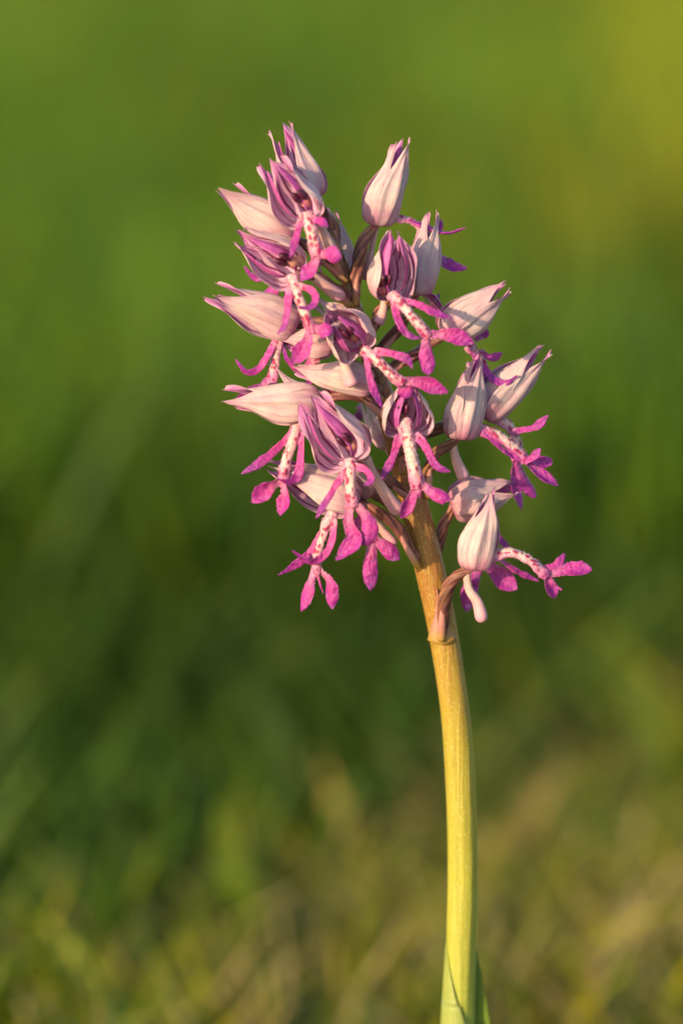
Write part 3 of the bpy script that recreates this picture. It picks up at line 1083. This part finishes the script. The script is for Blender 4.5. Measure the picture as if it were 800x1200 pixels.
flower('right front flower with pale left sepal and striped petal', 11, (458, 350, 46), (461, 274, 58), (0.36, -0.05, 0.93), 26, stalk=[(430, 398, 4), (442, 372, 22)], openh=52, spread=0.25, bend=0.0, col=(450, 328, 62),
       spur=[(450, 344, 42), (449, 362, 40), (443, 380, 38)], spur_w=13,
       lips=dict(body=[(458, 344, 60), (474, 360, 72), (489, 378, 78), (502, 395, 78)], arms=[[(460, 352, 66), (466, 374, 76), (476, 391, 80), (492, 397, 82)], [(472, 352, 66), (488, 356, 74), (510, 367, 80), (531, 374, 84)]],
                 legs=[[(499, 393), (499, 415, 80), (503, 441, 82)], [(503, 392), (530, 393, 80), (556, 403, 82)]], bw=13), violet=0.12)
flower('grey violet flower behind the striped flower', 12, (488, 346, 2), (499, 252, -4), (0.7, -0.1, -0.6), 23, stalk=[(440, 415, -4), (466, 385, -2)], openh=12, spread=0.26,
       lips=dict(body=[(494, 340, -16), (504, 352, -16), (514, 362, -16)], arms=[[(500, 344, -14), (510, 348, -10), (519, 362, -8)], [(505, 350, -26), (512, 352, -30), (514, 343, -32)]], legs=[[(512, 360), (524, 372, -18), (536, 380, -22)]], bw=11, aw=9), violet=0.6)
flower('right flower with shaded hood pointing up right', 13, (521, 393, 6), (588, 330, -6), (0.55, -0.5, -0.6), 27, stalk=[(444, 440, -2), (478, 420, 2)], openh=10, spread=0.2, n=(0.4, 0.3, 0.7), violet=0.5,
       lips=dict(body=[(548, 404, -14), (560, 418, -14), (569, 436, -14)], arms=[[(549, 408, -8), (562, 426, 2), (576, 443, 6), (591, 449, 8), (606, 440, 8)], [(562, 412, -18), (575, 419, -18), (589, 414, -18)]],
                 legs=[[(567, 430), (571, 446, -16), (566, 456, -18)], [(556, 398, -24), (566, 390, -30), (571, 384, -32)]], bw=13, aw=9, lw=13))
flower('right flower with hood reaching farthest up right', 14, (562, 487, -10), (629, 408, -16), (0.6, -0.45, -0.5), 28, stalk=[(472, 530, -4), (505, 505, -6)], openh=10, spread=0.32, n=(0.5, 0.4, 0.6), violet=0.65,
       lips=dict(body=[(580, 488, -20), (598, 502, -20), (606, 522, -20), (605, 540, -18)], arms=[[(600, 506, -16), (626, 501, -8), (642, 487, -2)]],
                 legs=[[(604, 536), (602, 565, -14), (611, 599, -12)], [(606, 540), (614, 564, -22), (628, 585, -26)]], bw=15, aw=10, lw=14))
flower('violet shaded flower with upright hood and sunlit base', 15, (538, 515, 20), (551, 418, 14), (0.9, 0.0, -0.15), 25, stalk=[(498, 575, 4), (506, 538, 14)], openh=12, spread=0.2,
       spur=[(529, 515, 16), (534, 538, 16), (544, 562, 18)], spur_w=15, n=(0.45, 0.6, 0.65), violet=0.45,
       lips=dict(body=[(560, 503, 16), (584, 511, 18), (603, 526, 18), (616, 540, 18)], arms=[[(614, 542, 20), (624, 536, 26), (633, 526, 30)], [(566, 506, 22), (585, 524, 24), (606, 540, 22)]],
                 legs=[[(613, 538), (630, 554, 20), (655, 570, 22)], [(616, 537), (632, 542, 10), (649, 539, 4)]], bw=16, aw=9, lw=14))
flower('central lower flower with spread white lip', 16, (474, 508, 48), (479, 452, 74), (0.15, -0.05, 0.98), 28, stalk=[(472, 545, 10)], openh=56, spread=0.2, bend=0.0, col=(471, 478, 64), Lk=1.05,
       lips=dict(body=[(473, 492, 62), (478, 515, 76), (484, 545, 82), (490, 572, 82)], arms=[[(468, 510, 72), (461, 532, 80), (448, 561, 84)], [(486, 508, 72), (499, 524, 80), (510, 545, 84), (528, 553, 86)]],
                 legs=[[(487, 568), (481, 586, 84), (468, 609, 86)], [(494, 568), (508, 578, 86), (528, 587, 88)]], tooth=[(491, 572), (492, 586)], bw=17, aw=10), violet=0.1)
flower('left flower with long horizontal hood and spotted lip', 17, (374, 474, 38), (270, 462, 46), (-0.1, -0.92, 0.35), 26, stalk=[(450, 482, 14), (428, 466, 26), (405, 462, 34)], openh=18, spread=0.42, fy=0.95, lens=(1.0, 1.02, 0.92),
       lips=dict(body=[(350, 492, 44), (343, 515, 54), (335, 542, 58), (331, 566, 58)], arms=[[(346, 504, 48), (322, 528, 56), (302, 544, 60), (282, 556, 62)], [(353, 506, 52), (353, 532, 62), (350, 555, 66), (340, 564, 68), (323, 561, 70)]],
                 legs=[[(330, 563), (314, 572, 62), (294, 589, 64)], [(332, 564), (334, 584, 62), (327, 606, 64)]], bw=14, aw=10))
flower('front flower with wide striped hood and dark throat', 18, (414, 541, 76), (364, 472, 90), (-0.22, -0.16, 0.96), 31, stalk=[(476, 575, 12), (448, 560, 48)], openh=56, spread=0.45, bend=0.0, col=(404, 514, 96),
       spur=[(428, 537, 70), (441, 562, 64), (455, 584, 56), (469, 602, 48)], spur_w=18,
       lips=dict(body=[(410, 538, 92), (410, 556, 102), (410, 575, 106), (413, 594, 106)], arms=[[(403, 553, 98), (390, 575, 106), (380, 591, 110), (370, 608, 112)], [(416, 546, 98), (430, 552, 108), (435, 563, 116), (425, 569, 120)]],
                 legs=[[(409, 592), (409, 615, 108), (416, 632, 110), (405, 645, 112), (392, 657, 112)], [(418, 592), (431, 610, 108), (432, 628, 110), (424, 640, 110)]], bw=14, lw=17))
flower('low left flower behind the striped front flower', 19, (418, 590, 34), (320, 540, 40), (-0.4, -0.75, 0.5), 30, stalk=[(489, 655, 18), (468, 622, 26), (440, 598, 34)], openh=26, spread=0.2,
       spur=[(424, 596, 24), (444, 617, 20), (463, 639, 16)], spur_w=13,
       lips=dict(body=[(390, 600, 56), (380, 620, 62), (372, 648, 64), (370, 672, 64)], arms=[[(382, 616, 60), (364, 646, 60), (350, 659, 62), (326, 674, 64)], [(392, 608, 62), (389, 634, 70), (380, 651, 74), (364, 658, 78), (342, 645, 82)]],
                 legs=[[(368, 668), (361, 692, 66), (352, 718, 66)], [(374, 668), (387, 684, 66), (389, 715, 66)]], tooth=[(372, 674), (379, 696)], bw=13, lw=15))
flower('lowest left flower with only its purple lip in view', 20, (436, 580, 14), (396, 540, 16), (-0.3, -0.7, 0.4), 18, stalk=[(480, 600, 6)], openh=14, n=(0, 0.1, 1), violet=0.2,
       lips=dict(body=[(424, 596, 22), (430, 616, 24), (436, 636, 24)], arms=[[(425, 600, 24), (415, 622, 26), (410, 640, 26)]], legs=[[(436, 630), (434, 662, 28), (434, 693, 28)], [(437, 630), (452, 642, 26), (468, 657, 26)]], bw=13, lw=17))
flower('lower right shaded flower behind the lowest flower', 21, (528, 592, -8), (600, 567, -12), (0.15, -0.9, -0.3), 27, stalk=[(507, 668, -8), (515, 630, -12)], openh=14, n=(0.2, 0.2, 0.9), violet=0.55,
       lips=dict(body=[(552, 606, -14), (562, 632, -10), (568, 660, -8)], arms=[[(562, 612, -18), (584, 630, -20), (604, 655, -20)], [(552, 612, -8), (547, 640, -4), (544, 664, -2)]],
                 legs=[[(566, 656), (584, 674, -2), (606, 692, 2)], [(566, 658), (553, 682, -4), (546, 718, -2)]], bw=13, lw=19))
flower('lowest right flower with peach hood and hanging spur', 22, (553, 668, 42), (566, 577, 38), (0.92, 0.0, 0.2), 24, stalk=[(519, 742, 16), (520, 706, 26), (530, 680, 34)], openh=12, spread=0.32, brct=(-0.3, -1, 0), ov_w=13,
       spur=[(546, 668, 38), (549, 690, 38), (559, 706, 40), (565, 729, 42)], spur_w=15, n=(0.35, 0.75, 0.55), violet=0.2,
       lips=dict(body=[(570, 654, 40), (596, 647, 42), (619, 656, 42), (641, 676, 42)], arms=[[(634, 668, 38), (652, 661, 34), (661, 648, 32)], [(584, 656, 34), (608, 671, 28), (631, 681, 24)]],
                 legs=[[(638, 672), (644, 688, 46), (650, 702, 48)], [(642, 674), (668, 668, 40), (694, 667, 38)]], tooth=[(645, 680), (658, 692)], bw=15, aw=9, lw=18))


def free_sepal(fl, path, width, out, curl=0.5):
    c = catmull(pts3(path), 34)
    out = Vector((out[0], -out[2], out[1])).normalized()

    def fn(u, v):
        i = min(int(round(u * 34)), 34)
        tan = (c[min(i + 1, 34)] - c[max(i - 1, 0)]).normalized()
        nn = (out - tan * out.dot(tan)).normalized()
        sd = tan.cross(nn)
        w = width * 0.5 * S * smooth_interp(u, [0, 0.15, 0.4, 0.75, 0.92, 1], [0.6, 0.9, 1.0, 0.55, 0.2, 0.02])
        an = v * 1.1
        return c[i] + sd * (math.sin(an) * w) + nn * (curl * w * (math.cos(an) - 1) + 0.06 * w * math.cos(9 * v)), (nn * math.cos(an) + sd * math.sin(an))
    sheet('sepal', [M['outer'], M['inner']], fl, fn)


free_sepal(FLOWERS[16], [(386, 466, 32), (362, 458, 30), (338, 446, 30), (323, 430, 32)], 17, (0.1, 0.5, 0.8))
free_sepal(FLOWERS[7], [(404, 372, 56), (388, 382, 74), (385, 398, 80), (394, 418, 78)], 15, (-0.6, 0, 0.7), 0.8)
flower('rear violet flower left of the stem below the centre', 23, (456, 524, -22), (427, 466, -40), (-0.2, -0.3, -0.9), 16, stalk=[(470, 540, -10)], openh=14,
       lips=dict(body=[(432, 492, -48), (424, 486, -52), (420, 476, -54)], arms=[[(424, 490, -50), (418, 488, -46), (419, 500, -44)]], legs=[[(421, 478), (417, 492, -50), (415, 506, -50)]], bw=8, lw=9), violet=0.7)
flower('rear violet flower left of the stem near the top', 24, (412, 386, -24), (374, 352, -40), (-0.3, -0.3, -0.9), 16, stalk=[(424, 402, -8)], openh=14)

# big bract clasping the stem below the lowest flower ----------------
def clasping_bract():
    def fn(u, v):
        w = 17 * (1 - u) ** 1.1 * (1 - 0.25 * u) + 0.8
        px = 520 - 6 * u + v * w * (1 - 0.1 * u) - 2
        py = 756 - 66 * u - 6 * (abs(v) ** 2) * (1 - u)
        d = 18.5 * math.sqrt(max(1 - (v * 0.86) ** 2, 0)) * (1 - 0.2 * u) + 2 + 4 * u
        return P(px, py, d), Vector((v, -1, 0)).normalized()
    sheet('bract', [M['bract'], M['bract']], orchid, fn, nu=16, nv=12, thick=0.0002)


clasping_bract()

# leaves at the foot of the stem --------------------------------------
def stem_leaf(name, mats, fn, label):
    o = sheet(name, mats, orchid, fn, nu=40, nv=16, thick=0.0005)
    o['label'] = label


def sheath_fn(u, v):
    # wraps the left and front of the stem, free edge running down to the right
    py = 1330 - 228 * u
    a0 = max(2.65 + (u - 0.94) * 3.98, 0.2)
    a1 = 4.6 - 1.75 * u ** 3
    ang = a0 + (a1 - a0) * (v * 0.5 + 0.5)
    sp = stem_point(py)
    rad = (18.9 + 9.0 * (1 - u)) * S
    dirv = Vector((math.cos(ang), -math.sin(ang), 0))
    return sp + dirv * rad, dirv


stem_leaf('sheath_leaf', [M['sheath'], M['sheath']], sheath_fn, 'pale green leaf wrapped round the foot of the stem')


def back_leaf_fn(u, v):
    sp = stem_point(1420 - 315 * u)
    w = 46 * S * max(math.sin(math.pi * min(0.5 + 0.5 * u, 1)), 0.0) ** 0.8 * (1 - 0.1 * u) + 0.0001
    c = sp + Vector((15 * S + 30 * S * (1 - u), 6 * S + 10 * S * (1 - u), 0))
    return c + Vector((v * w * 0.55, abs(v) ** 2 * -10 * S * (1 - u), 0)), Vector((v * 0.6, 1, 0)).normalized()


stem_leaf('leaf', [M['leaf'], M['leaf']], back_leaf_fn, 'green leaf standing behind the foot of the stem')


def basal_leaf(ang, length, width):
    root = stem_point(1780)
    dr = Vector((math.cos(ang), math.sin(ang), 0))
    sd = Vector((-math.sin(ang), math.cos(ang), 0))

    def fn(u, v):
        w = width * math.sin(math.pi * (0.12 + 0.88 * u)) ** 0.7
        c = root + dr * (0.003 + length * u) + Vector((0, 0, 0.045 * math.sin(u * 2.3)))
        return c + sd * (v * w) + Vector((0, 0, 0.25 * w * v * v)), Vector((0, 0, -1))
    sheet('leaf', [M['leaf'], M['leaf']], orchid, fn, nu=24, nv=10, thick=0.0005)


for an, ln, wd in ((0.5, 0.085, 0.014), (2.7, 0.09, 0.015), (4.4, 0.08, 0.013)):
    basal_leaf(an, ln, wd)
